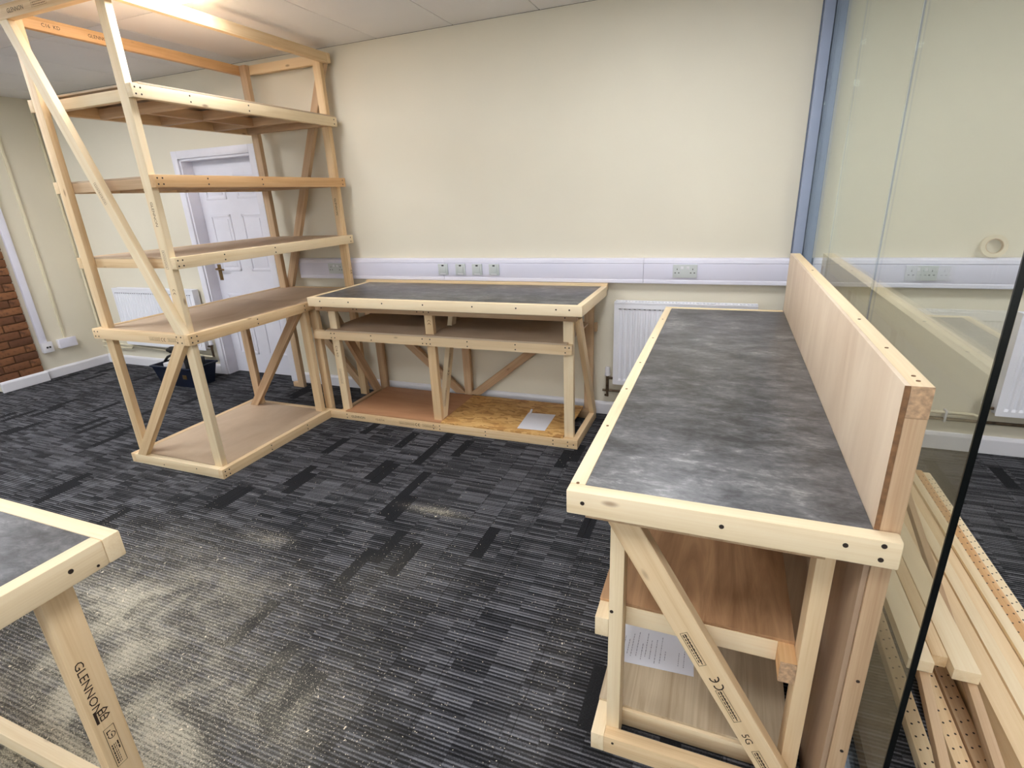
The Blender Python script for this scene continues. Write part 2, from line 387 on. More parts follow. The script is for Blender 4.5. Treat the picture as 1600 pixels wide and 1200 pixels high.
lbl = ['square ceiling light panel nearest the top of the tall timber shelving', 'added unseen square ceiling light panel between the shelving and the pillar light', 'added unseen square ceiling light panel above the open carpet by the workbench', 'added unseen square ceiling light panel beyond the glass partition',
       'added unseen square ceiling light panel left of the near left counter', 'added unseen square ceiling light panel above the near left counter', 'added unseen square ceiling light panel above the viewer', 'added unseen square ceiling light panel behind the viewer beyond the glass', 'added unseen square ceiling light panel far behind the viewer on the left', 'added unseen square ceiling light panel far behind the viewer in the middle', 'added unseen square ceiling light panel closest to the brick pillar']
for (a, b), l in zip(LAMPS, [lbl[1], lbl[0]] + lbl[2:]):
    t = thing('ceiling_light', (a + .3, b + .3, CEIL), l, 'ceiling light', 'recessed square light panels')
    bx(t, 'diffuser', a + .02, a + .58, b + .02, b + .58, CEIL + .001, CEIL + .009, 'lamp', 0)
    for (q0, q1, r0, r1) in ((0.003, .597, .003, .02), (.003, .597, .58, .597), (.003, .02, .02, .58), (.58, .597, .02, .58)):
        bx(t, 'frame_side', a + q0, a + q1, b + r0, b + r1, CEIL - .003, CEIL + .012, 'white', 0)
# back wall with the door opening
DX0, DX1, DZ = -4.595, -3.755, 2.01
wb = struct(bx(None, 'wall_back', DX1, XR, WALL, WALL + .2, 0, CEIL, 'wall', 0), 'cream painted back wall')
bx(wb, 'wall_section', XF, DX0, WALL, WALL + .2, 0, CEIL, 'wall', 0)
bx(wb, 'wall_section', DX0, DX1, WALL, WALL + .2, DZ, CEIL, 'wall', 0)
wl = struct(bx(None, 'wall_left', XL - .25, XL, 2.66, WALL, 0, CEIL, 'wall', 0), 'cream painted left wall')
struct(bx(None, 'wall_far_left', XF - .1, XF, YN, WALL, 0, CEIL, 'wall', 0), 'cream wall of the side passage')
struct(bx(None, 'wall_right', XR, XR + .1, YN, WALL, 0, CEIL, 'wall', 0), 'cream wall beyond the glass')
wf_ = struct(bx(None, 'wall_front', XF, XR, YN - .1, YN, 0, .45, 'wall', 0), 'cream wall behind the viewer')
bx(wf_, 'wall_section', XF, XR, YN - .1, YN, 2.35, CEIL, 'wall', 0)
ADDED_WINS = ((-7.2, -4.4), (-4.0, -1.2), (-.8, 2.0))  # unseen openings added behind the viewer to let in fill daylight
for a, b in ((XF, -7.2), (-4.4, -4.0), (-1.2, -.8), (2.0, XR)): bx(wf_, 'wall_section', a, b, YN - .1, YN, .45, 2.35, 'wall', 0)
for n_, (a, b) in enumerate(ADDED_WINS):
    wn_ = struct(bx(None, 'window_%d' % (n_ + 1), a, b, YN - .06, YN - .05, .45, 2.35, 'glass', 0), 'added unseen shopfront glazing behind the viewer, number %d from the left' % (n_ + 1))
    for (q0, q1, r0, r1) in ((a, b, .45, .50), (a, b, 2.30, 2.35), (a, a + .05, .5, 2.3), (b - .05, b, .5, 2.3), ((a + b) / 2 - .025, (a + b) / 2 + .025, .5, 2.3)):
        bx(wn_, 'window_frame', q0, q1, YN - .08, YN - .03, r0, r1, 'white', 0)
# brick pillar
bp = struct(bx(None, 'wall_pillar', XL - .24, XL + .028, 2.662, 3.018, 0, CEIL - .001, 'mortar', 0), 'brown brick pillar at the end of the left wall')
zz, k = .1, 0
while zz < CEIL - .07:
    yy = 2.66 + (-.1125 if k % 2 else 0.0) - .06
    while yy < 3.02:
        a, b = max(yy, 2.658), min(yy + .215, 3.02)
        if b - a > .02: bx(bp, 'brick', XL - .05, XL + .04 + random.uniform(-.002, .002), a, b, zz, zz + .065, 'brick', .004)
        yy += .225
    zz += .075; k += 1
bx(wb, 'wall_section', DX0 - .05, DX1 + .05, 3.88, 3.95, 0, DZ + .1, 'wall', 0)  # unseen backing added behind the door to block daylight leaks
# skirtings
def skirt(name, poly, axis, lo, hi, label): return struct(prism(None, name, poly, axis, lo, hi, 'white', None, .002), label)
def sk(p, s=1): return [(p, 0), (p - s * .018, 0), (p - s * .018, .085), (p - s * .012, .098), (p - s * .006, .105), (p, .105)]
skirt('baseboard_back', [(WALL, 0), (WALL - .018, 0), (WALL - .018, .08), (WALL - .010, .095), (WALL, .1)], 'x', DX1 + .065, .36, 'white skirting board along the back wall')
skirt('baseboard_back_left', [(WALL, 0), (WALL - .018, 0), (WALL - .018, .08), (WALL - .010, .095), (WALL, .1)], 'x', XL, DX0 - .065, 'white skirting board under the left radiator')
skirt('baseboard_back_right', [(WALL, 0), (WALL - .018, 0), (WALL - .018, .09), (WALL - .010, .108), (WALL, .112)], 'x', .49, XR, 'white skirting board beyond the glass')
skirt('baseboard_left', [(XL, 0), (XL + .018, 0), (XL + .018, .08), (XL + .010, .095), (XL, .1)], 'y', 3.02, WALL - .018, 'white skirting board on the left wall')
skirt('baseboard_pillar', [(XL + .04, 0), (XL + .062, 0), (XL + .062, .085), (XL + .054, .1), (XL + .04, .105)], 'y', 2.64, 3.04, 'white skirting board on the brick pillar')
# door
dr = struct(bx(None, 'door_1', DX0 + .018, DX1 - .018, 3.79, 3.83, .004, DZ - .0205, 'door', .002), 'white six-panel door behind the shelving')
for (a, b) in ((DX0 - .065, DX0 + .001), (DX1 - .001, DX1 + .065)): bx(dr, 'door_frame', a, b, WALL - .016, WALL + .004, 0, DZ + .065, 'door', .004)
bx(dr, 'door_frame', DX0 + .001, DX1 - .001, WALL - .016, WALL + .004, DZ - .001, DZ + .065, 'door', .004)
for (a, b) in ((DX0, DX0 + .018), (DX1 - .018, DX1)): bx(dr, 'door_jamb', a, b, WALL, WALL + .2, 0, DZ, 'door', .001)
bx(dr, 'door_jamb', DX0, DX1, WALL, WALL + .2, DZ - .02, DZ, 'door', .001)
cx = (DX0 + DX1) / 2
for s in (-1, 1):
    for (z0, z1) in ((.2, .80), (1.02, 1.53), (1.66, 1.86)):
        a = cx + s * .19
        for (q0, q1, r0, r1) in ((a - .125, a + .125, z0, z0 + .022), (a - .125, a + .125, z1 - .022, z1), (a - .125, a - .103, z0, z1), (a + .103, a + .125, z0, z1)):
            bx(dr, 'panel_moulding', q0, q1, 3.783, 3.791, r0, r1, 'door', .003)
        bx(dr, 'door_panel', a - .085, a + .085, 3.785, 3.792, z0 + .04, z1 - .04, 'door', .005)
hb = bx(dr, 'handle_plate', DX0 + .055, DX0 + .095, 3.782, 3.791, .93, 1.08, 'brass', .003)
tube(hb, 'lever', [(DX0 + .075, 3.785, 1.04), (DX0 + .075, 3.745, 1.04), (DX0 + .085, 3.738, 1.04), (DX0 + .18, 3.738, 1.035)], .008, 'brass')

# dado trunking (profile pushed along the wall)
TR = [(WALL - .001, .988), (3.632, .988), (3.630, .992), (3.630, 1.010), (3.633, 1.014), (3.633, 1.118), (3.629, 1.122), (3.632, 1.142), (3.645, 1.152), (WALL - .001, 1.152)]
tk = thing('dado_trunking', (-1.5, WALL, .988), 'long white dado cable trunking on the back wall left of the glass', 'trunking')
for a, b in ((-3.40, -2.0), (-1.998, -.50), (-.498, .362)):
    prism(tk, 'trunking_length', TR, 'x', a, b, 'trunk', None, .0008)
    bx(tk, 'lid', a + .003, b - .003, 3.6305, 3.634, 1.018, 1.115, 'trunk_lid', .001)
tk2 = thing('dado_trunking', (2.3, WALL, .988), 'white dado cable trunking on the wall beyond the glass', 'trunking')
for a, b in ((.492, 2.0), (2.002, 4.19)):
    prism(tk2, 'trunking_length', TR, 'x', a, b, 'trunk', None, .0008)
    bx(tk2, 'lid', a + .003, b - .003, 3.6305, 3.634, 1.018, 1.115, 'trunk_lid', .001)
def socket(xc, label, grp=None):
    t = thing('double_socket', (xc, 3.63, 1.027), label, 'socket', grp)
    bx(t, 'plate', xc - .075, xc + .075, 3.620, 3.631, 1.030, 1.114, 'plate', .003)
    for s in (-1, 1):
        bx(t, 'switch', xc + s * .018 - .008, xc + s * .018 + .008, 3.617, 3.621, 1.086, 1.102, 'white', .001)
        for (q, r, ww, hh) in ((0, 1.085, .004, .010), (-.011, 1.062, .009, .005), (.011, 1.062, .009, .005)):
            bx(t, 'pin_slot', xc + s * .048 + q - ww / 2, xc + s * .048 + q + ww / 2, 3.6192, 3.6215, r - hh / 2, r + hh / 2, 'dark', 0)
socket(-.236, 'grey double power socket in the trunking above the right radiator')
socket(-3.005, 'double power socket in the trunking behind the shelving posts')
socket(1.03, 'double power socket in the trunking seen through the glass')
for xc, wh in zip((-2.0, -1.852, -1.714, -1.577), ('leftmost', 'second from left', 'third from left', 'rightmost')):
    t = thing('data_outlet', (xc, 3.63, 1.03), 'grey square data outlet on the trunking, %s of four' % wh, 'outlet', 'data outlets above the workbench')
    bx(t, 'plate', xc - .040, xc + .040, 3.620, 3.631, 1.032, 1.113, 'plate', .003)
    bx(t, 'shutter', xc - .026, xc + .026, 3.614, 3.621, 1.046, 1.094, 'plate', .003)
    bx(t, 'port', xc - .009, xc + .009, 3.6185, 3.6215, 1.096, 1.106, 'dark', 0)
    bx(t, 'label_strip', xc - .022, xc + .022, 3.6165, 3.6205, 1.036, 1.043, 'white', .001)

# radiators
def radiator(x0, x1, z0, z1, label, valve):
    t = thing('radiator', ((x0 + x1) / 2, 3.62, z0), label, 'radiator')
    bm = bmesh.new(); n = max(6, int((x1 - x0 - .06) / .0335)); pr = []
    xs = [x0 + .03 + (x1 - x0 - .06) * i / n for i in range(n + 1)]
    pts = [(x0, 0.0)]
    for i in range(n):
        a, b = xs[i], xs[i + 1]; w_ = b - a
        pts += [(a + .12 * w_, 0.0), (a + .30 * w_, .009), (a + .70 * w_, .009), (a + .88 * w_, 0.0)]
    pts.append((x1, 0.0))
    rows = [(z0, .0), (z0 + .03, .0), (z0 + .045, 1.0), (z1 - .06, 1.0), (z1 - .045, 0.0), (z1 - .012, 0.0)]
    g = [[bm.verts.new((px, 3.595 + d * f_, zr)) for (px, d) in pts] for (zr, f_) in rows]
    for A, B in zip(g, g[1:]):
        for i in range(len(pts) - 1): bm.faces.new((A[i], A[i + 1], B[i + 1], B[i]))
    meshobj('front_panel', bm, 'radiator', t)
    bx(t, 'rear_panel', x0 + .004, x1 - .004, 3.648, 3.658, z0, z1 - .012, 'radiator', .002)
    for a in (x0 - .001, x1 - .001): bx(t, 'side_panel', a, a + .002, 3.594, 3.660, z0 + .012, z1 - .002, 'radiator', 0)
    bx(t, 'top_rim', x0 - .001, x1 + .001, 3.592, 3.602, z1 - .014, z1, 'radiator', .003)
    bx(t, 'top_rim', x0 - .001, x1 + .001, 3.652, 3.661, z1 - .014, z1, 'radiator', .003)
    q = x0 + .012
    while q < x1 - .02:
        bx(t, 'grille_bar', q, q + .010, 3.602, 3.652, z1 - .010, z1 - .006, 'radiator', 0); q += .022
    q = x0 + .03
    while q < x1 - .04:
        bx(t, 'slot', q, q + .014, 3.5935, 3.597, z1 - .052, z1 - .048, 'dark', 0); q += .0335
    for s in valve:
        a = x0 - .045 if s < 0 else x1 + .045
        v = tube(t, 'valve', [(a, 3.625, z0 - .07), (a, 3.625, z0 + .02), (a, 3.625, z0 + .05)], .011, 'copper')
        tube(v, 'union', [(a, 3.625, z0 + .035), (x0 if s < 0 else x1, 3.625, z0 + .035)], .009, 'copper')
        lathe(v, 'valve_head', [(.012, 0), (.020, .006), (.020, .018), (.017, .022), (.019, .055), (.015, .068), (.006, .07)], Matrix.Translation((a, 3.625, z0 + .05)), 'white')
    return t
r1 = radiator(-.68, .216, .268, .868, 'white fluted radiator under the trunking between workbench and long counter', (-1,))
tube(r1, 'pipe', [(-.76, 3.63, .205), (-.60, 3.63, .205), (.2, 3.63, .205)], .009, 'copper')
tube(r1, 'pipe', [(-.725, 3.625, .2), (-.725, 3.64, .16), (-.745, 3.65, .16)], .009, 'copper')
r2 = radiator(-5.88, -4.72, .26, .86, 'white radiator behind the tall shelving beside the door', (1,))
tube(r2, 'pipe', [(XL + .04, 3.64, .25), (-6.0, 3.64, .235), (-4.72, 3.64, .185), (-4.675, 3.62, .2)], .009, 'cream_pipe')
tube(r2, 'pipe', [(XL + .04, 3.64, .2), (-5.9, 3.64, .20), (-5.86, 3.64, .235)], .009, 'cream_pipe')
r3 = radiator(1.515, 2.9, .27, .866, 'white radiator at the right edge beyond the glass', (-1,))
tube(r3, 'pipe', [(.56, 3.65, .247), (1.44, 3.65, .247), (1.47, 3.625, .24)], .010, 'cream_pipe')
tube(r3, 'pipe', [(.56, 3.65, .205), (2.9, 3.65, .205)], .010, 'copper')
for q in (1.0, 1.30):
    bx(r3, 'pipe_clip', q, q + .012, 3.635, 3.676, .19, .262, 'white', .002)
tag(tube(None, 'heating_pipe', [(XL + .022, 3.655, 1.16), (XL + .022, 3.655, .5), (XL + .022, 3.655, .25)], .011, 'cream_pipe'), 'thin cream heating pipe running down the wall corner', 'pipe')
tag(bx(None, 'conduit', XL, XL + .014, 3.652, 3.670, 1.17, CEIL, 'cream_pipe', .002), 'narrow cream conduit up the corner beside the radiator', 'conduit')
tag(bx(None, 'cable_trunking', XL, XL + .03, 3.075, 3.135, .375, CEIL, 'trunk', .003), 'wide white vertical cable trunking beside the brick pillar', 'trunking')
tag(bx(None, 'conduit', XL, XL + .016, 3.300, 3.322, .37, CEIL, 'cream_pipe', .003), 'narrow cream conduit down the left wall to the white box', 'conduit')
t = thing('wall_socket', (XL, 3.12, .28), 'small white socket at the foot of the wide trunking', 'socket')
bx(t, 'back_box', XL, XL + .035, 3.075, 3.165, .275, .375, 'white', .004); bx(t, 'plate', XL + .035, XL + .043, 3.072, 3.168, .272, .378, 'white', .003)
for q in (3.105, 3.13): bx(t, 'port', XL + .0425, XL + .045, q, q + .016, .315, .332, 'dark', 0)
t = thing('junction_box', (XL, 3.3, .27), 'blank white double box at the foot of the narrow conduit', 'junction box')
bx(t, 'back_box', XL, XL + .04, 3.225, 3.385, .285, .375, 'white', .004); bx(t, 'cover', XL + .04, XL + .05, 3.222, 3.388, .282, .378, 'trunk', .003)
# masking tape roll on the trunking
lathe_m = Matrix.Translation((1.335, 3.655, 1.2135)) @ Matrix.Rotation(math.radians(90 - 12), 4, 'X') @ Matrix.Rotation(0, 4, 'Z')
tp = thing('tape_roll', (1.335, 3.65, 1.152), 'roll of cream masking tape standing on the trunking by the glass edge', 'tape roll')
lathe(tp, 'tape_winding', [(.040, -.012), (.060, -.012), (.060, .012), (.040, .012)], lathe_m, 'tape', 32, True)
lathe(tp, 'cardboard_core', [(.0365, -.0125), (.040, -.0125), (.040, .0125), (.0365, .0125)], lathe_m, 'pine_brown', 32, True)

# ================================================================== GLASS PARTITION
GX = .43
gp = thing('glass_partition', (GX, 2.4, 0), 'frameless clear glass partition behind the long counter', 'partition')
for a, b in ((1.058, 1.919), (1.923, 2.771), (2.775, 3.640)): bx(gp, 'glass_pane', GX - .005, GX + .005, a, b, .022, CEIL - .02, 'glass', 0)
bx(gp, 'pane_edge', GX - .0055, GX + .0055, 1.0535, 1.058, .022, CEIL - .02, 'glass_edge', 0)
bx(gp, 'pane_joint', GX - .0022, GX + .0022, 1.9195, 1.9225, .022, CEIL - .02, 'alu', 0)
bx(gp, 'pane_joint', GX - .0008, GX + .0008, 2.7725, 2.7735, .022, CEIL - .02, 'alu', 0)
bx(gp, 'wall_channel', .372, GX - .007, 3.625, WALL, 0, CEIL, 'alu', .003)
bx(gp, 'wall_channel', GX + .007, .492, 3.625, WALL, 0, CEIL, 'alu', .003)
bx(gp, 'channel_gap', GX - .007, GX + .007, 3.642, WALL, 0, CEIL, 'alu_dark', 0)
bx(gp, 'shadow_gap', .366, .372, 3.66, WALL, 0, CEIL, 'alu_dark', 0)
bx(gp, 'floor_track', GX - .02, GX + .02, 1.056, 3.64, 0, .022, 'alu', .002)
bx(gp, 'ceiling_track', GX - .02, GX + .02, 1.056, 3.64, CEIL - .022, CEIL, 'alu', .002)

# ================================================================== TALL SHELVING
X0, X1, Y0, YE, YB = -3.607, -2.776, 2.022, 3.622, 3.06
S = thing('shelving_unit', (-3.19, 2.8, 0), 'tall open timber shelving unit reaching nearly to the ceiling', 'shelving')
# base platform
rb = bx(S, 'rail', X1 - T, X1, Y0, YB, 0, WD, 'pine')
fb = bx(S, 'rail', X0 + T, X1 - T, Y0, Y0 + T, 0, WD, 'pine_pale')
bx(S, 'rail', X0, X0 + T, Y0, YB, 0, WD, 'pine'); bx(S, 'rail', X0 + T, X1 - T, YB - T, YB, 0, WD, 'pine')
for q in (2.4, 2.75): bx(S, 'joist', X0 + T, X1 - T, q, q + T, 0, .052, 'pine')
bx(S, 'base_board', X0 + T + .002, X1 - T - .005, Y0 + T + .006, YB - T - .004, .052, .062, 'board', .001, 'y')
# posts
pA = bx(S, 'post', X0 + T, X0 + T + WD, Y0 + T, Y0 + 2 * T, .0, 2.598, 'pine')
pB = bx(S, 'post', X1 - T - WD, X1 - T, Y0 + T, Y0 + 2 * T, .0, 2.598, 'pine_pale')
pC = bx(S, 'post', X1 - T - WD, X1 - T, YE - 2 * T, YE - T, 0, 2.598, 'pine')
pD = bx(S, 'post', X0 + T, X0 + T + WD, YE - 2 * T, YE - T, 0, 2.598, 'pine_brown')
bx(S, 'post', X1 - T - WD, X1 - T, YB - 2 * T, YB - T, 0, .855, 'pine')
pF = bx(S, 'post', -3.492, -3.429, 2.984, 3.022, .0, .855, 'pine_brown')
bx(S, 'foot_block', X0 - .02, X0 + T, YE - 2 * T, YE - T, 0, .045, 'pine_brown')
# counter level
cr = bx(S, 'rail', X1 - T, X1, Y0, YE - T, .855, .918, 'pine')
cf = bx(S, 'rail', X0, X1 - T, Y0, Y0 + T, .855, .918, 'pine')
bx(S, 'rail', X0, X0 + T, Y0 + T, YE - T, .855, .918, 'pine'); bx(S, 'rail', X0, X1, YE - T, YE, .855, .918, 'pine')
for q in (2.5, 3.0, 3.3): bx(S, 'joist', X0 + T, X1 - T, q, q + T, .846, .905, 'pine_brown')
bx(S, 'counter_board', X0 + T + .002, X1 - T - .004, Y0 + T + .005, 3.035, .905, .915, 'board', .001, 'y')
bx(S, 'counter_board', X0 + T + .002, X1 - T - .004, 3.038, YE - T - .002, .906, .916, 'board', .001, 'y')
# three shelves
for (z0, z1, mr, mf, up) in ((1.278, 1.341, 'pine_pale', 'pine', .0), (1.699, 1.762, 'pine_orange', 'pine_brown', .0), (2.118, 2.181, 'pine_pale', 'pine_pale', .010)):
    sr = bx(S, 'rail', X1 - T, X1, Y0 + T, 3.604, z0, z1, mr)
    discs(sr, 'screw_heads', [(X1, Y0 + T + dy, z0 + dz) for dy in (.016, .045) for dz in (.016, .046)] + [(X1, 2.38, z0 + dz) for dz in (.016, .046)] + [(X1, 2.78, z0 + dz) for dz in (.016, .046)] + [(X1, 3.57, z0 + dz) for dz in (.016, .046)], (1, 0, 0), .0045, kind='stuff')
    bx(S, 'rail', X0, X0 + T, Y0 + T, 3.604, z0, z1, 'pine')
    bx(S, 'joist', X0 + T, X1 - T, Y0 + 2 * T + .002, Y0 + 3 * T + .002, z0, z1 - .010, mf)
    for q in (2.40, 2.79, 3.2): bx(S, 'joist', X0 + T, X1 - T, q, q + T, z0, z1 - .010, 'pine_brown')
    bx(S, 'joist', X0 + T, X1 - T, YE - 3 * T, YE - 2 * T - .002, z0, z1 - .010, 'pine_brown')
    e = T + .003 if not up else -.0
    bx(S, 'shelf_board', X0 + (0 if up else T + .002), X1 - (0 if up else T + .003), Y0 + 2 * T + .002, 3.60, z1 - .010 + (.010 if up else 0), z1 - .001 + (.010 if up else 0), 'board', .001, 'y')
bx(S, 'joist', -3.22, -3.182, 2.44, 3.2, 2.118, 2.171, 'pine_brown')
# top frame
tl = bx(S, 'rail', X0, X0 + T, Y0 + T, YE - T, 2.535, 2.598, 'pine_orange')
tr_ = bx(S, 'rail', X1 - T, X1, Y0 + T, YE - T, 2.535, 2.598, 'pine')
tf = bx(S, 'rail', X0, X1, Y0, Y0 + T, 2.535, 2.598, 'pine')
bx(S, 'rail', X0, X1 + .004, YE - T, YE, 2.535, 2.598, 'pine')
# braces
b1 = brace(S, (-3.535, 2.535), (-2.835, .918), 'y', Y0, Y0 + T, 'pine_pale')
b2 = brace(S, (-2.865, .855), (-3.50, WD), 'y', Y0, Y0 + T, 'pine')
brace(S, (-2.835, 2.535), (-3.505, .918), 'y', YE - T, YE, 'pine_brown')
brace(S, (-2.865, .855), (-3.475, .063), 'y', YB - 3 * T, YB - 2 * T, 'pine_brown')
brace(S, (-3.53, .855), (-2.86, .03), 'y', YE - T, YE, 'pine_brown')
# screws and printing
def pts_y(xs, zs, yy): return [(a, yy, b) for a in xs for b in zs]
discs(rb, 'screw_heads', [(X1, Y0 + q, r) for q in (.02, .05) for r in (.016, .045)] + [(X1, 2.42, .016), (X1, 2.42, .046), (X1, 2.77, .016), (X1, 2.77, .046)], (1, 0, 0), .0045, kind='stuff')
discs(fb, 'screw_heads', [(-3.0, Y0, .04), (-3.3, Y0, .022)], (0, -1, 0), .004, kind='stuff')
discs(cr, 'screw_heads', [(X1, Y0 + q, .855 + r) for q in (.02, .055) for r in (.016, .045)] + [(X1, q, .855 + r) for q in (2.52, 2.95) for r in (.016, .045)], (1, 0, 0), .0045, kind='stuff')
discs(cf, 'screw_heads', pts_y((X0 + .02, X0 + .05), (.872, .902), Y0) + pts_y((X1 - T - .02, X1 - T - .055), (.870, .904), Y0), (0, -1, 0), .0045, kind='stuff')
def grade(part, o, right, up, L, h, mat='ink_faint'):
    """boxed grading stamp: outline with small lines of print"""
    rs = [(0, L, 0, .0012), (0, L, h - .0012, h), (0, .0012, 0, h), (L - .0012, L, 0, h)]
    q = .006
    while q < L - .012:
        n_ = random.uniform(.004, .010)
        rs += [(q, min(q + n_, L - .005), h * .22, h * .36), (q, min(q + n_ * .8, L - .005), h * .55, h * .70)]; q += n_ + .003
    rects(part, 'printed_mark', o, right, up, rs, mat, 'stuff')
RX, UZ = (1, 0, 0), (0, 0, 1)
grade(cf, (-3.10, Y0, .872), RX, UZ, .09, .022); ce(cf, (-2.99, Y0, .882), RX, UZ, .022, 'ink_faint'); grade(cf, (-2.945, Y0, .872), RX, UZ, .08, .022)
d2 = Vector((-.635, 0, -.792)).normalized(); u2 = Vector((.792, 0, -.635))
grade(b2, Vector((-2.93, Y0, .77)) - u2 * .006, d2, -u2, .13, .02); ce(b2, Vector((-3.09, Y0, .575)), d2, -u2, .022); grade(b2, Vector((-3.13, Y0, .52)) - u2 * .006, d2, -u2, .13, .02)
text(pB, 'printed_mark', 'GLENNON', (X1 - T - .040, Y0 + T, 1.63), (0, 0, -1), (1, 0, 0), .026, 'ink_faint')
grade(pB, (X1 - T - .045, Y0 + T, 1.38), (0, 0, -1), (1, 0, 0), .10, .02)
ce(pB, (X1 - T - .03, Y0 + T, 1.16), (0, 0, -1), (1, 0, 0), .02, 'ink_faint')
text(tl, 'printed_mark', 'GLENNON', (X0 + T, 2.46, 2.556), (0, 1, 0), UZ, .026, 'ink')
text(tl, 'printed_mark', 'C16  KD', (X0 + T, 2.22, 2.556), (0, 1, 0), UZ, .026, 'ink')
text(tf, 'printed_mark', 'GLENNON', (-3.48, Y0, 2.556), RX, UZ, .028, 'ink'); grade(tf, (-3.28, Y0, 2.553), RX, UZ, .12, .03)
ce(pC, (X1 - T, 3.57, 1.06), (0, 0, -1), (0, 1, 0), .02); text(pC, 'printed_mark', 'GLENNON', (X1 - T - .045, YE - 2 * T, 1.62), (0, 0, -1), RX, .026, 'ink')
d1 = Vector((.70, 0, -1.617)).normalized(); u1 = Vector((1.617, 0, .70)).normalized()
grade(b1, Vector((-3.19, Y0, 1.74)) + u1 * -.012, d1, u1, .12, .02)

# ================================================================== WORKBENCH BY THE WALL
Wb = thing('workbench', (-1.75, 3.3, 0), 'wide timber workbench with dark laminate top against the back wall', 'workbench')
ZT = .970
wf = bx(Wb, 'top_rail', -2.71, -.735, 2.915, 2.953, ZT - WD, ZT, 'pine_pale', .004)
bx(Wb, 'top_rail', -2.71, -2.672, 2.953, 3.605, ZT - WD, ZT, 'pine_pale'); wr = bx(Wb, 'top_rail', -.773, -.735, 2.953, 3.605, ZT - WD, ZT, 'pine_pale')
bx(Wb, 'upstand', -2.71, -.735, 3.605, 3.643, .94, .986, 'pine')
bx(Wb, 'worktop', -2.672, -.773, 2.953, 3.605, ZT - .014, ZT - .002, 'laminate', .0005, 'x')
bx(Wb, 'top_board', -2.70, -.78, 2.96, 3.60, ZT - WD - .012, ZT - WD, 'board', .001)
FY = 3.03
w2 = bx(Wb, 'rail', -2.76, -.80, FY, FY + T, .850, .893, 'pine_brown')
w3 = bx(Wb, 'rail', -2.812, -.828, FY, FY + T, .637, .70, 'pine')
w4 = bx(Wb, 'rail', -2.775, -.795, FY, FY + T, 0, WD, 'pine')
bx(Wb, 'rail', -.833, -.795, FY + T, 3.583, 0, WD, 'pine'); bx(Wb, 'rail', -2.68, -.833, 3.545, 3.583, 0, WD, 'pine_brown')
bx(Wb, 'rail', -2.70, -2.662, FY + T, 3.545, 0, .062, 'pine_brown')
bx(Wb, 'rail', -2.80, -.812, 3.645, 3.678, .637, .70, 'pine_brown'); bx(Wb, 'rail', -2.70, -.80, 3.60, 3.638, .850, .893, 'pine_brown')
for (a, m) in ((-2.850, 'pine'), (-2.680, 'pine_pale'), (-1.871, 'pine'), (-.893, 'pine_pale')):
    q = bx(Wb, 'post', a, a + WD, FY + T, FY + 2 * T, 0, .893 if a > -2.8 else .85, m)
    if a == -2.680:
        text(q, 'printed_mark', 'C16 KD', (a + .02, FY + T, .58), (0, 0, -1), (1, 0, 0), .026, 'ink_faint'); grade(q, (a + .02, FY + T, .40), (0, 0, -1), (1, 0, 0), .12, .022)
    if a == -1.871: ce(q, (a + .035, FY + T, .80), (0, 0, -1), (1, 0, 0), .022, 'ink_faint')
for a in (-2.70, -1.885, -.893): bx(Wb, 'post', a, a + WD, 3.605, 3.643, 0, .893, 'pine_brown')
bx(Wb, 'shelf_board', -2.70, -1.84, FY, 3.60, .70, .711, 'board', .001, 'x'); bx(Wb, 'shelf_board', -1.838, -.86, FY, 3.60, .70, .711, 'board', .001, 'x')
bx(Wb, 'base_board', -2.63, -1.802, FY + .004, 3.60, WD, .072, 'ply_red', .001, 'x')
bx(Wb, 'base_board', -1.80, -.895, FY + .004, 3.60, WD, .074, 'osb', .001, 'x')
brace(Wb, (-1.80, .074), (-1.08, .637), 'y', 3.605, 3.643, 'pine_brown'); brace(Wb, (-1.92, .074), (-2.58, .637), 'y', 3.605, 3.643, 'pine_brown')
bm_ = brace(Wb, (3.125, .074), (3.42, .85), 'x', -1.846, -1.808, 'pine_pale')
brace(Wb, (3.125, .85), (3.545, .063), 'x', -.830, -.795, 'pine'); brace(Wb, (3.125, .85), (3.57, .03), 'x', -2.718, -2.682, 'pine_brown')
dm = Vector((0, .295, .776)).normalized(); um = Vector((0, -.776, .295)).normalized()
grade(bm_, Vector((-1.808, 3.13, .16)) + um * -.008, dm, um, .13, .022); ce(bm_, Vector((-1.808, 3.225, .38)) + um * .004, dm, um, .022); grade(bm_, Vector((-1.808, 3.25, .42)), dm, um, .1, .022)
discs(wf, 'screw_heads', [(q, 2.915, .945) for q in (-2.60, -2.36, -2.09, -1.78, -1.43, -1.14, -.89, -.81)], (0, -1, 0), .005, kind='stuff')
discs(w2, 'screw_heads', [(q, FY, .872) for q in (-2.70, -2.42, -2.39, -1.90, -1.85, -1.81, -.87)], (0, -1, 0), .0045, kind='stuff')
discs(w3, 'screw_heads', [(q, FY, r) for q in (-2.65, -2.62, -2.30, -1.88, -1.82, -1.54, -1.20, -.87) for r in (.653, .685)] + [(-.845, FY, .685), (-1.85, FY, .653)], (0, -1, 0), .0045, kind='stuff')
discs(w4, 'screw_heads', [(q, FY, r) for q in (-2.62, -1.86, -1.81, -1.45, -.96, -.86) for r in (.018, .045)] + [(-.82, FY, .03)], (0, -1, 0), .0045, kind='stuff')
text(w4, 'printed_mark', 'GLENNON', (-2.58, FY, .024), RX, UZ, .026, 'ink'); text(w4, 'printed_mark', '15-0314', (-2.36, FY, .024), RX, UZ, .024, 'ink_faint')
grade(w4, (-2.15, FY, .02), RX, UZ, .13, .024); ce(w4, (-2.0, FY, .032), RX, UZ, .024); grade(w4, (-1.95, FY, .02), RX, UZ, .12, .024)
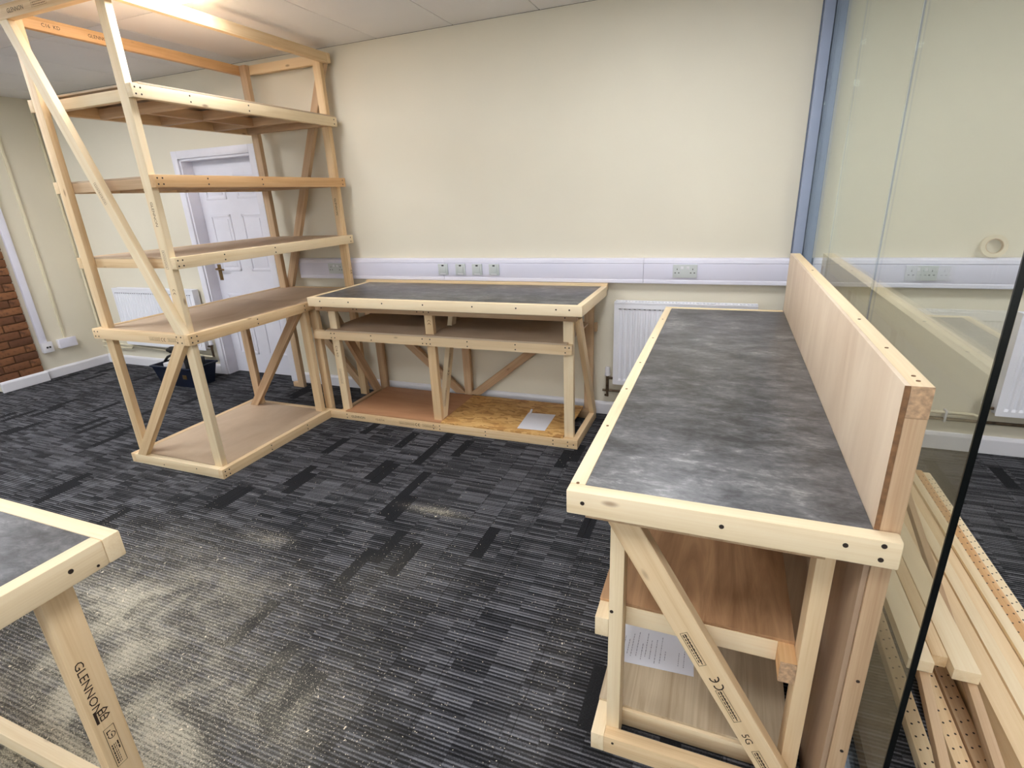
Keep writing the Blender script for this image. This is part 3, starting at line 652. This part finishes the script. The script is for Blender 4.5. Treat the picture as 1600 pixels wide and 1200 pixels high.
def sheet(name, poly, zz_, label, lines=None):
    o = prism(None, name, poly, 'z', zz_, zz_ + .0008, 'paper', (1, 0), 0); tag(o, label, 'paper'); return o
p1_ = sheet('paper_sheet', [(-1.233, 3.085), (-1.038, 3.097), (-1.046, 3.38), (-1.25, 3.365)], .0745, 'blank white paper sheet lying on the workbench base board')
prism(p1_, 'curled_corner', [(3.34, .0757), (3.38, .0757), (3.395, .093)], 'x', -1.24, -1.225, 'paper', None, 0)

# ================================================================== LONG COUNTER BY THE GLASS
R = thing('counter', (.03, 2.15, 0), 'long timber counter with dark laminate top and raised back panel by the glass', 'counter')
ZR = .917
rf = bx(R, 'top_rail', -.306, .368, 1.060, 1.098, ZR - WD, ZR, 'pine_pale', .005)
rl = bx(R, 'top_rail', -.306, -.268, 1.098, 3.205, ZR - WD, ZR, 'pine_pale', .004)
bx(R, 'top_rail', -.306, .322, 3.205, 3.240, ZR - WD, ZR, 'pine_pale')
bx(R, 'worktop', -.268, .324, 1.098, 3.205, ZR - .014, ZR - .002, 'laminate', .0005, 'y')
bx(R, 'top_board', -.262, .245, 1.072, 3.2, ZR - WD - .012, ZR - WD, 'pine_brown', .001)
bx(R, 'back_panel', .324, .334, 1.100, 3.255, ZR - .002, 1.224, 'ply_pale', .001, 'z')
bx(R, 'panel_edge', .3242, .3338, 1.0985, 1.100, ZR, 1.2235, 'ply_edge', 0)
pt = bx(R, 'panel_rail', .334, .371, 1.100, 3.255, 1.161, 1.224, 'pine_pale'); bx(R, 'rail_end', .3345, .3705, 1.0988, 1.1005, 1.1615, 1.2235, 'end_grain', 0)
st = bx(R, 'stud', .334, .371, 1.100, 1.163, 0, 1.161, 'pine_brown')
for q in (1.78, 2.45, 3.19): bx(R, 'stud', .334, .371, q, q + WD, 0, 1.161, 'pine_brown')
bx(R, 'panel_rail', .334, .371, 1.163, 3.19, 0, WD, 'pine_brown')
for a, b in ((1.163, 1.78), (1.843, 2.45), (2.513, 3.19)): bx(R, 'outer_panel', .361, .3705, a, b, WD, 1.161, 'ply_pale', 0, 'z')
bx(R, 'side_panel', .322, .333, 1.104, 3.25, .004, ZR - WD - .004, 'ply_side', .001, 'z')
# base, shelves
b_l = bx(R, 'rail', -.255, -.217, 1.124, 3.19, 0, WD, 'pine_pale'); b_n = bx(R, 'rail', -.217, .320, 1.124, 1.162, 0, WD, 'pine')
bx(R, 'rail', .249, .287, 1.228, 3.19, 0, WD, 'pine_brown'); bx(R, 'joist', -.217, .249, 1.228, 1.266, 0, WD, 'pine_pale')
for q in (1.9, 2.5, 3.15): bx(R, 'joist', -.217, .249, q, q + T, 0, WD, 'pine_brown')
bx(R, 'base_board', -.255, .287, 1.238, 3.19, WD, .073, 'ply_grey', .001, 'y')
pl = bx(R, 'post', -.217, -.179, 1.162, 1.225, 0, ZR - WD - .012, 'pine_pale'); pr_ = bx(R, 'post', .249, .287, 1.162, 1.225, 0, ZR - WD - .012, 'pine')
for q in (2.1, 3.12):
    bx(R, 'post', -.217, -.179, q, q + WD, .073, ZR - WD - .012, 'pine'); bx(R, 'post', .249, .287, q, q + WD, .073, ZR - WD - .012, 'pine')
m_l = bx(R, 'rail', -.255, -.217, 1.162, 3.19, .401, .464, 'pine_pale'); bx(R, 'rail', .211, .249, 1.162, 3.19, .401, .464, 'pine_orange')
bx(R, 'rail_end', .2115, .2485, 1.1608, 1.1625, .4015, .4635, 'end_grain', 0)
bx(R, 'joist', -.217, .211, 1.226, 1.264, .401, .464, 'pine_pale')
for q in (1.8, 2.4, 3.1): bx(R, 'joist', -.217, .211, q, q + T, .401, .464, 'pine_brown')
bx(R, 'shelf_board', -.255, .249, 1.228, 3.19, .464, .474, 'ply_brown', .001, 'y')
rbz = prism(R, 'brace', [(-.2165, .842), (-.159, .842), (.302, WD), (.224, WD), (-.2165, .803)], 'y', 1.124, 1.162, 'pine', (.51, -.86))
db = Vector((.51, 0, -.86)).normalized(); ub = Vector((.86, 0, .51)).normalized()
def onb(xx, zc): return Vector((xx, 1.124, zc))
def stampb(p, L):
    grade(rbz, p - ub * .0, db, ub, L, .020, 'ink'); rects(rbz, 'printed_mark', p, db, ub, [(.004, L - .004, .010, .0125)], 'ink')
stampb(onb(-.028, .511), .105); ce(rbz, onb(.066, .366) + ub * .012, -db, -ub, .026); stampb(onb(.069, .354), .105)
text(rbz, 'printed_mark', '5G', onb(.139, .228) + ub * .004, db, ub, .026, 'ink', sx=1.1); stampb(onb(.172, .180), .1)
for n_, q in enumerate([(-.266, .888), (.041, .888), (.272, .893), (.336, .905), (.335, .873)]): discs(rf, 'screw', [(q[0], 1.060, q[1])], (0, -1, 0), .0052, seg=12)
for q in [(-.200, 1.124, .822)]: discs(rbz, 'screw', [q], (0, -1, 0), .005, seg=12)
discs(pl, 'screw', [(-.209, 1.162, .494)], (0, -1, 0), .005, seg=12)
for q in (.30, .52): discs(st, 'screw', [(.357, 1.100, q)], (0, -1, 0), .004, seg=10)
discs(rl, 'screw_heads', [(-.287, q, ZR) for q in (1.10, 1.45, 1.78, 2.1, 2.5, 2.9)], (0, 0, 1), .004, 'ink_faint', 'stuff')
discs(pt, 'screw_heads', [(.352, q, 1.224) for q in (1.13, 1.16, 1.36, 1.65, 2.6)], (0, 0, 1), .004, 'ink_faint', 'stuff')
discs(b_n, 'screw_heads', [(-.19, 1.124, .045), (-.02, 1.124, .02), (.07, 1.124, .03)], (0, -1, 0), .004, 'screw', 'stuff')
p2_ = sheet('paper_sheet', [(-.252, 1.395), (.019, 1.412), (.006, 1.605), (-.250, 1.60)], .0735, 'printed white paper sheet on the long counter base shelf')
rs = []
for k in range(15):
    a = -.235 + k * .0155 + random.uniform(-.002, .002)
    if k in (11, 12): continue
    L = random.uniform(.06, .14)
    q = 1.42 + random.uniform(0, .03)
    while q < 1.42 + L:
        n_ = random.uniform(.004, .012); rs.append((a, a + .0022, q, q + n_)); q += n_ + .003
rects(p2_, 'printed_text', (0, 0, .0744), (1, 0, 0), (0, 1, 0), rs, 'paper_ink', 'stuff')

# ================================================================== NEAR LEFT COUNTER
L = thing('counter', (-2.1, .27, 0), 'timber counter corner with dark laminate top at the lower left edge', 'counter')
bx(L, 'top_rail', -3.0, -1.205, .567, .605, ZR - WD, ZR, 'pine_pale', .005); lr = bx(L, 'top_rail', -1.243, -1.205, -.03, .567, ZR - WD, ZR, 'pine_pale', .005)
bx(L, 'top_rail', -3.0, -1.205, -.068, -.03, ZR - WD, ZR, 'pine_pale', .004); bx(L, 'top_rail', -3.0, -2.962, -.03, .567, ZR - WD, ZR, 'pine_pale', .004)
bx(L, 'worktop', -2.962, -1.243, -.03, .567, ZR - .014, ZR - .002, 'laminate', .0005, 'x'); bx(L, 'top_board', -2.98, -1.26, -.05, .58, ZR - WD - .012, ZR - WD, 'board', .001)
lg = bx(L, 'leg', -1.278, -1.240, .444, .507, 0, ZR - WD - .012, 'pine', .004)
for a, b in ((-1.278, .03), (-2.94, .444), (-2.94, .03)): bx(L, 'leg', a, a + T, b, b + WD, 0, ZR - WD - .012, 'pine', .003)
bx(L, 'base_rail', -2.94, -1.24, .507, .545, 0, WD, 'pine_pale'); bx(L, 'base_rail', -2.94, -1.24, -.008, .03, 0, WD, 'pine'); bx(L, 'base_rail', -1.24, -1.202, -.008, .545, 0, WD, 'pine'); bx(L, 'base_rail', -2.978, -2.94, -.008, .545, 0, WD, 'pine')
discs(lr, 'screw', [(-1.205, .497, .888)], (1, 0, 0), .0052, seg=12); discs(lr, 'screw', [(-1.205, .545, .866)], (1, 0, 0), .003, seg=10)
DN, RT = (0, 0, -1), (0, 1, 0)
text(lg, 'printed_mark', 'GLENNON', (-1.24, .4555, .664), DN, RT, .0255, 'ink', sx=1.22)
rects(lg, 'printed_mark', (-1.24, .454, .522), DN, RT, [(0, .036, .0, .006)], 'ink')
def tree(o):
    F = frame(Vector(o), DN, RT); bm = bmesh.new()
    for cx_ in (.009, .026):
        for (a, b, c, d) in ((-.007, .007, 0, .0022), (-.007, -.0045, 0, .012), (.0045, .007, 0, .012), (-.007, .007, .008, .010)):
            bm.faces.new([bm.verts.new((cx_ + q, r, .0007)) for q, r in ((a, c), (b, c), (b, d), (a, d))])
        for (p, q) in (((-.0085, .012), (0, .022)), ((.0085, .012), (0, .022))):
            bm.faces.new([bm.verts.new(v) for v in ((cx_ + p[0], p[1], .0007), (cx_ + p[0] * .55, p[1], .0007), (cx_, q[1] - .004, .0007), (cx_, q[1], .0007))])
    meshobj('printed_mark', bm, 'ink', lg, F)
tree((-1.24, .4625, .520))
O = (-1.24, .459, .462); LL, HH = .118, .0235
rs = [(0, LL, 0, .0011), (0, LL, HH - .0011, HH), (0, .0011, 0, HH), (LL - .0011, LL, 0, HH)]
q = .052
while q < LL - .01:
    n_ = random.uniform(.003, .008); rs += [(q, q + n_, .0040, .0066), (q, q + n_, .0088, .0104), (q, q + n_ * .9, .0125, .0138)]; q += n_ + .0018
rs += [(.05, .062, .0165, .0195), (.064, .074, .0165, .0195)]
rects(lg, 'printed_mark', O, DN, RT, rs, 'ink', 'stuff')
bmq = bmesh.new(); Fq = frame(Vector(O), DN, RT); n_ = 14
for i in range(n_):
    qv = []
    for j, r in ((i, .0085), (i + 1, .0085), (i + 1, .0068), (i, .0068)):
        a = math.radians(-120 + 300 * j / n_); qv.append(bmq.verts.new((.026 + r * math.cos(a), .0125 + r * math.sin(a), .0007)))
    bmq.faces.new(qv)
for (a, b, c, d) in ((.010, .013, .004, .013), (.013, .020, .004, .0062), (.022, .031, .0115, .0135)): bmq.faces.new([bmq.verts.new(v) for v in ((a, c, .0007), (b, c, .0007), (b, d, .0007), (a, d, .0007))])
meshobj('printed_mark', bmq, 'ink', lg, Fq)

# ================================================================== TIMBER PILE BEYOND THE GLASS
def plank(x0, x1, y0, y1, z0, z1, mat, label, holes=False, rot=0.0):
    o = bx(None, 'timber_plank', x0, x1, y0, y1, z0, z1, mat, .003)
    tag(o, label, 'plank', 'loose timber pile beyond the glass')
    if holes:
        ps = []; q = y0 + .02; k = 0
        while q < min(y1, 3.0):
            ps += [(x0 + (x1 - x0) * .27, q, z1), (x0 + (x1 - x0) * .75, q + .012, z1)]; q += .042
        discs(o, 'nail_holes', ps, (0, 0, 1), .0034, 'screw', 'stuff', .0006, 6)
    if rot:
        c = Vector((x0, y0, 0)); o.matrix_basis = Matrix.Translation(c) @ Matrix.Rotation(rot, 4, 'Z') @ Matrix.Translation(-c) @ o.matrix_basis
    return o
plank(.625, .668, .75, 3.0, 0, .040, 'pine_pale', 'pale perforated plank on the carpet nearest the glass edge', True)
plank(.712, .755, .70, 3.05, 0, .040, 'pine', 'perforated plank on the carpet under the raised plank ends', True)
plank(.762, .805, .72, 3.05, 0, .040, 'pine_brown', 'brown perforated plank on the carpet, right of its perforated neighbour', True)
plank(.815, .878, .70, 3.1, 0, .150, 'pine', 'deep timber beam on edge between perforated planks and stepped boards')
SX = [(.884, .922, .150, 'pine_pale', False), (.924, .975, .128, 'pine', False), (.977, 1.012, .140, 'pine_pale', False), (1.014, 1.062, .120, 'pine_orange', True), (1.064, 1.10, .110, 'pine_pale', True)]
wds = ('first', 'second', 'third', 'fourth', 'outermost')
for (a, b, h_, m, hl), wd in zip(SX, wds):
    plank(a, b, .75, 3.08, 0, h_, m, 'stepped board lying lengthwise in the floor pile, %s from the beam' % wd, hl)
tag(bx(None, 'timber_bearer', .60, .81, 2.05, 2.11, .041, .204, 'pine_brown', .003), 'short timber block under the middle of the raised planks', 'timber block')
tag(bx(None, 'timber_bearer', .60, .81, 2.7, 2.76, .041, .204, 'pine_brown', .003), 'short timber block under the far ends of the raised planks', 'timber block')
plank(.558, .582, .95, 2.80, .205, .239, 'pine_brown', 'slanting grey-brown batten under the raised planks, nearer the glass', False, math.radians(-6.6))
plank(.675, .699, .95, 2.80, .205, .239, 'pine_brown', 'slanting grey-brown batten under the raised planks, farther from the glass', False, math.radians(-6.0))
plank(.588, .651, 1.485, 3.0, .241, .279, 'pine_pale', 'raised pale plank nearest the glass with a square sawn end')
plank(.653, .692, 1.520, 3.05, .241, .279, 'pine', 'raised narrow plank set back between two longer ones')
plank(.694, .757, 1.482, 3.05, .241, .279, 'pine_pale', 'raised pale plank on the right of the three raised ones')

# ================================================================== TOOL CRATE
C = thing('tool_crate', (-4.78, 3.36, 0), 'navy plastic tool crate on the carpet below the left radiator', 'tool crate')
cx0, cx1, cy0, cy1, ch = -5.02, -4.50, 3.22, 3.50, .20
def wall4(name, A, B, th):
    bm = bmesh.new(); vs = [bm.verts.new(v) for v in A] + [bm.verts.new((v[0] + th[0], v[1] + th[1], v[2])) for v in A]
    for f in ((0, 1, 2, 3), (7, 6, 5, 4), (0, 4, 5, 1), (1, 5, 6, 2), (2, 6, 7, 3), (3, 7, 4, 0)): bm.faces.new([vs[i] for i in f])
    bmesh.ops.recalc_face_normals(bm, faces=bm.faces[:]); return meshobj(name, bm, 'navy', C)
s = .035
wall4('side', [(cx0 + s, cy0 + s, 0), (cx1 - s, cy0 + s, 0), (cx1, cy0, ch), (cx0, cy0, ch)], None, (0, .006))
wall4('side', [(cx0 + s, cy1 - s, 0), (cx1 - s, cy1 - s, 0), (cx1, cy1, ch), (cx0, cy1, ch)], None, (0, -.006))
wall4('side', [(cx0 + s, cy0 + s, 0), (cx0 + s, cy1 - s, 0), (cx0, cy1, ch), (cx0, cy0, ch)], None, (.006, 0))
wall4('side', [(cx1 - s, cy0 + s, 0), (cx1 - s, cy1 - s, 0), (cx1, cy1, ch), (cx1, cy0, ch)], None, (-.006, 0))
bx(C, 'bottom', cx0 + s, cx1 - s, cy0 + s, cy1 - s, .0, .008, 'navy', 0)
for (a, b, c, d) in ((cx0 - .012, cx1 + .012, cy0 - .012, cy0 + .004), (cx0 - .012, cx1 + .012, cy1 - .004, cy1 + .012), (cx0 - .012, cx0 + .004, cy0, cy1), (cx1 - .004, cx1 + .012, cy0, cy1)): bx(C, 'rim', a, b, c, d, ch - .012, ch + .004, 'navy', .003)
bx(C, 'badge', cx1 - .14, cx1 - .09, cy0 + .008, cy0 + .014, .09, .13, 'brass', .002)
tube(C, 'handle', [(cx0, 3.36, ch), (cx0 + .06, 3.36, ch + .05), (cx0 + .12, 3.36, ch + .07)], .012, 'black')
D = thing('power_drill', (-4.72, 3.34, .02), 'black cordless drill standing in the tool crate', 'drill')
tube(D, 'body', [(-4.86, 3.34, .33), (-4.80, 3.34, .335), (-4.68, 3.34, .33), (-4.66, 3.34, .33)], .034, 'black', 12)
tube(D, 'chuck', [(-4.86, 3.34, .33), (-4.91, 3.34, .327)], .018, 'dark', 10)
tube(D, 'grip', [(-4.70, 3.34, .32), (-4.685, 3.34, .20), (-4.68, 3.34, .10)], .024, 'black', 10)
bx(D, 'battery', -4.77, -4.645, 3.30, 3.38, .02, .11, 'black', .008)
pp = tag(bx(None, 'packet', -4.97, -4.80, 3.30, 3.44, .10, .205, 'white', .01), 'white packet lying in the tool crate', 'packet')
tag(bx(None, 'tool_case', -4.635, -4.565, 3.275, 3.445, .009, .26, 'black', .01), 'black tool case wedged in the end of the tool crate', 'tool case')

# ================================================================== SAWDUST
bm = bmesh.new(); n = 0
tot = sum(d[4] * d[2] * d[3] for d in DUST)
for (cx, cy, sx, sy, a) in DUST:
    for _ in range(int(20000 * a * sx * sy / tot) + 60):
        px, py = random.gauss(cx, sx * .75), random.gauss(cy, sy * .75)
        if py > 3.0 or px > -.30 or (px < -2.75 and py > 2.0) or (px < -1.2 and .5 < py < .55): continue
        L = random.uniform(.0006, .0018) if random.random() < .994 else random.uniform(.002, .006); W_ = L * random.uniform(.25, .7); an = random.uniform(0, math.pi)
        ca, sa = math.cos(an), math.sin(an); h0 = .0008; t_ = random.uniform(0, .0015)
        bm.faces.new([bm.verts.new((px + u * L * ca - v * W_ * sa, py + u * L * sa + v * W_ * ca, h0 + (t_ if u > 0 else 0))) for u, v in ((-1, -1), (1, -1), (1, 1), (-1, 1))])
for _ in range(900):
    px, py = random.uniform(-3.2, -.35), random.uniform(.7, 2.95)
    if px < -2.7 and py > 1.95: continue
    L = random.uniform(.0007, .0022); W_ = L * .5; an = random.uniform(0, math.pi); ca, sa = math.cos(an), math.sin(an)
    bm.faces.new([bm.verts.new((px + u * L * ca - v * W_ * sa, py + u * L * sa + v * W_ * ca, .001)) for u, v in ((-1, -1), (1, -1), (1, 1), (-1, 1))])
sd = meshobj('sawdust', bm, 'sawdust', None)
tag(sd, 'pale sawdust and wood shavings scattered over the dark carpet', 'sawdust', None, 'stuff')
cy = SC.cycles
cy.use_denoising = True; cy.max_bounces = 5; cy.diffuse_bounces = 4; cy.glossy_bounces = 3; cy.transmission_bounces = 4; cy.transparent_max_bounces = 12
cy.caustics_reflective = False; cy.caustics_refractive = False; cy.use_adaptive_sampling = True; cy.adaptive_threshold = .1; cy.adaptive_min_samples = 16
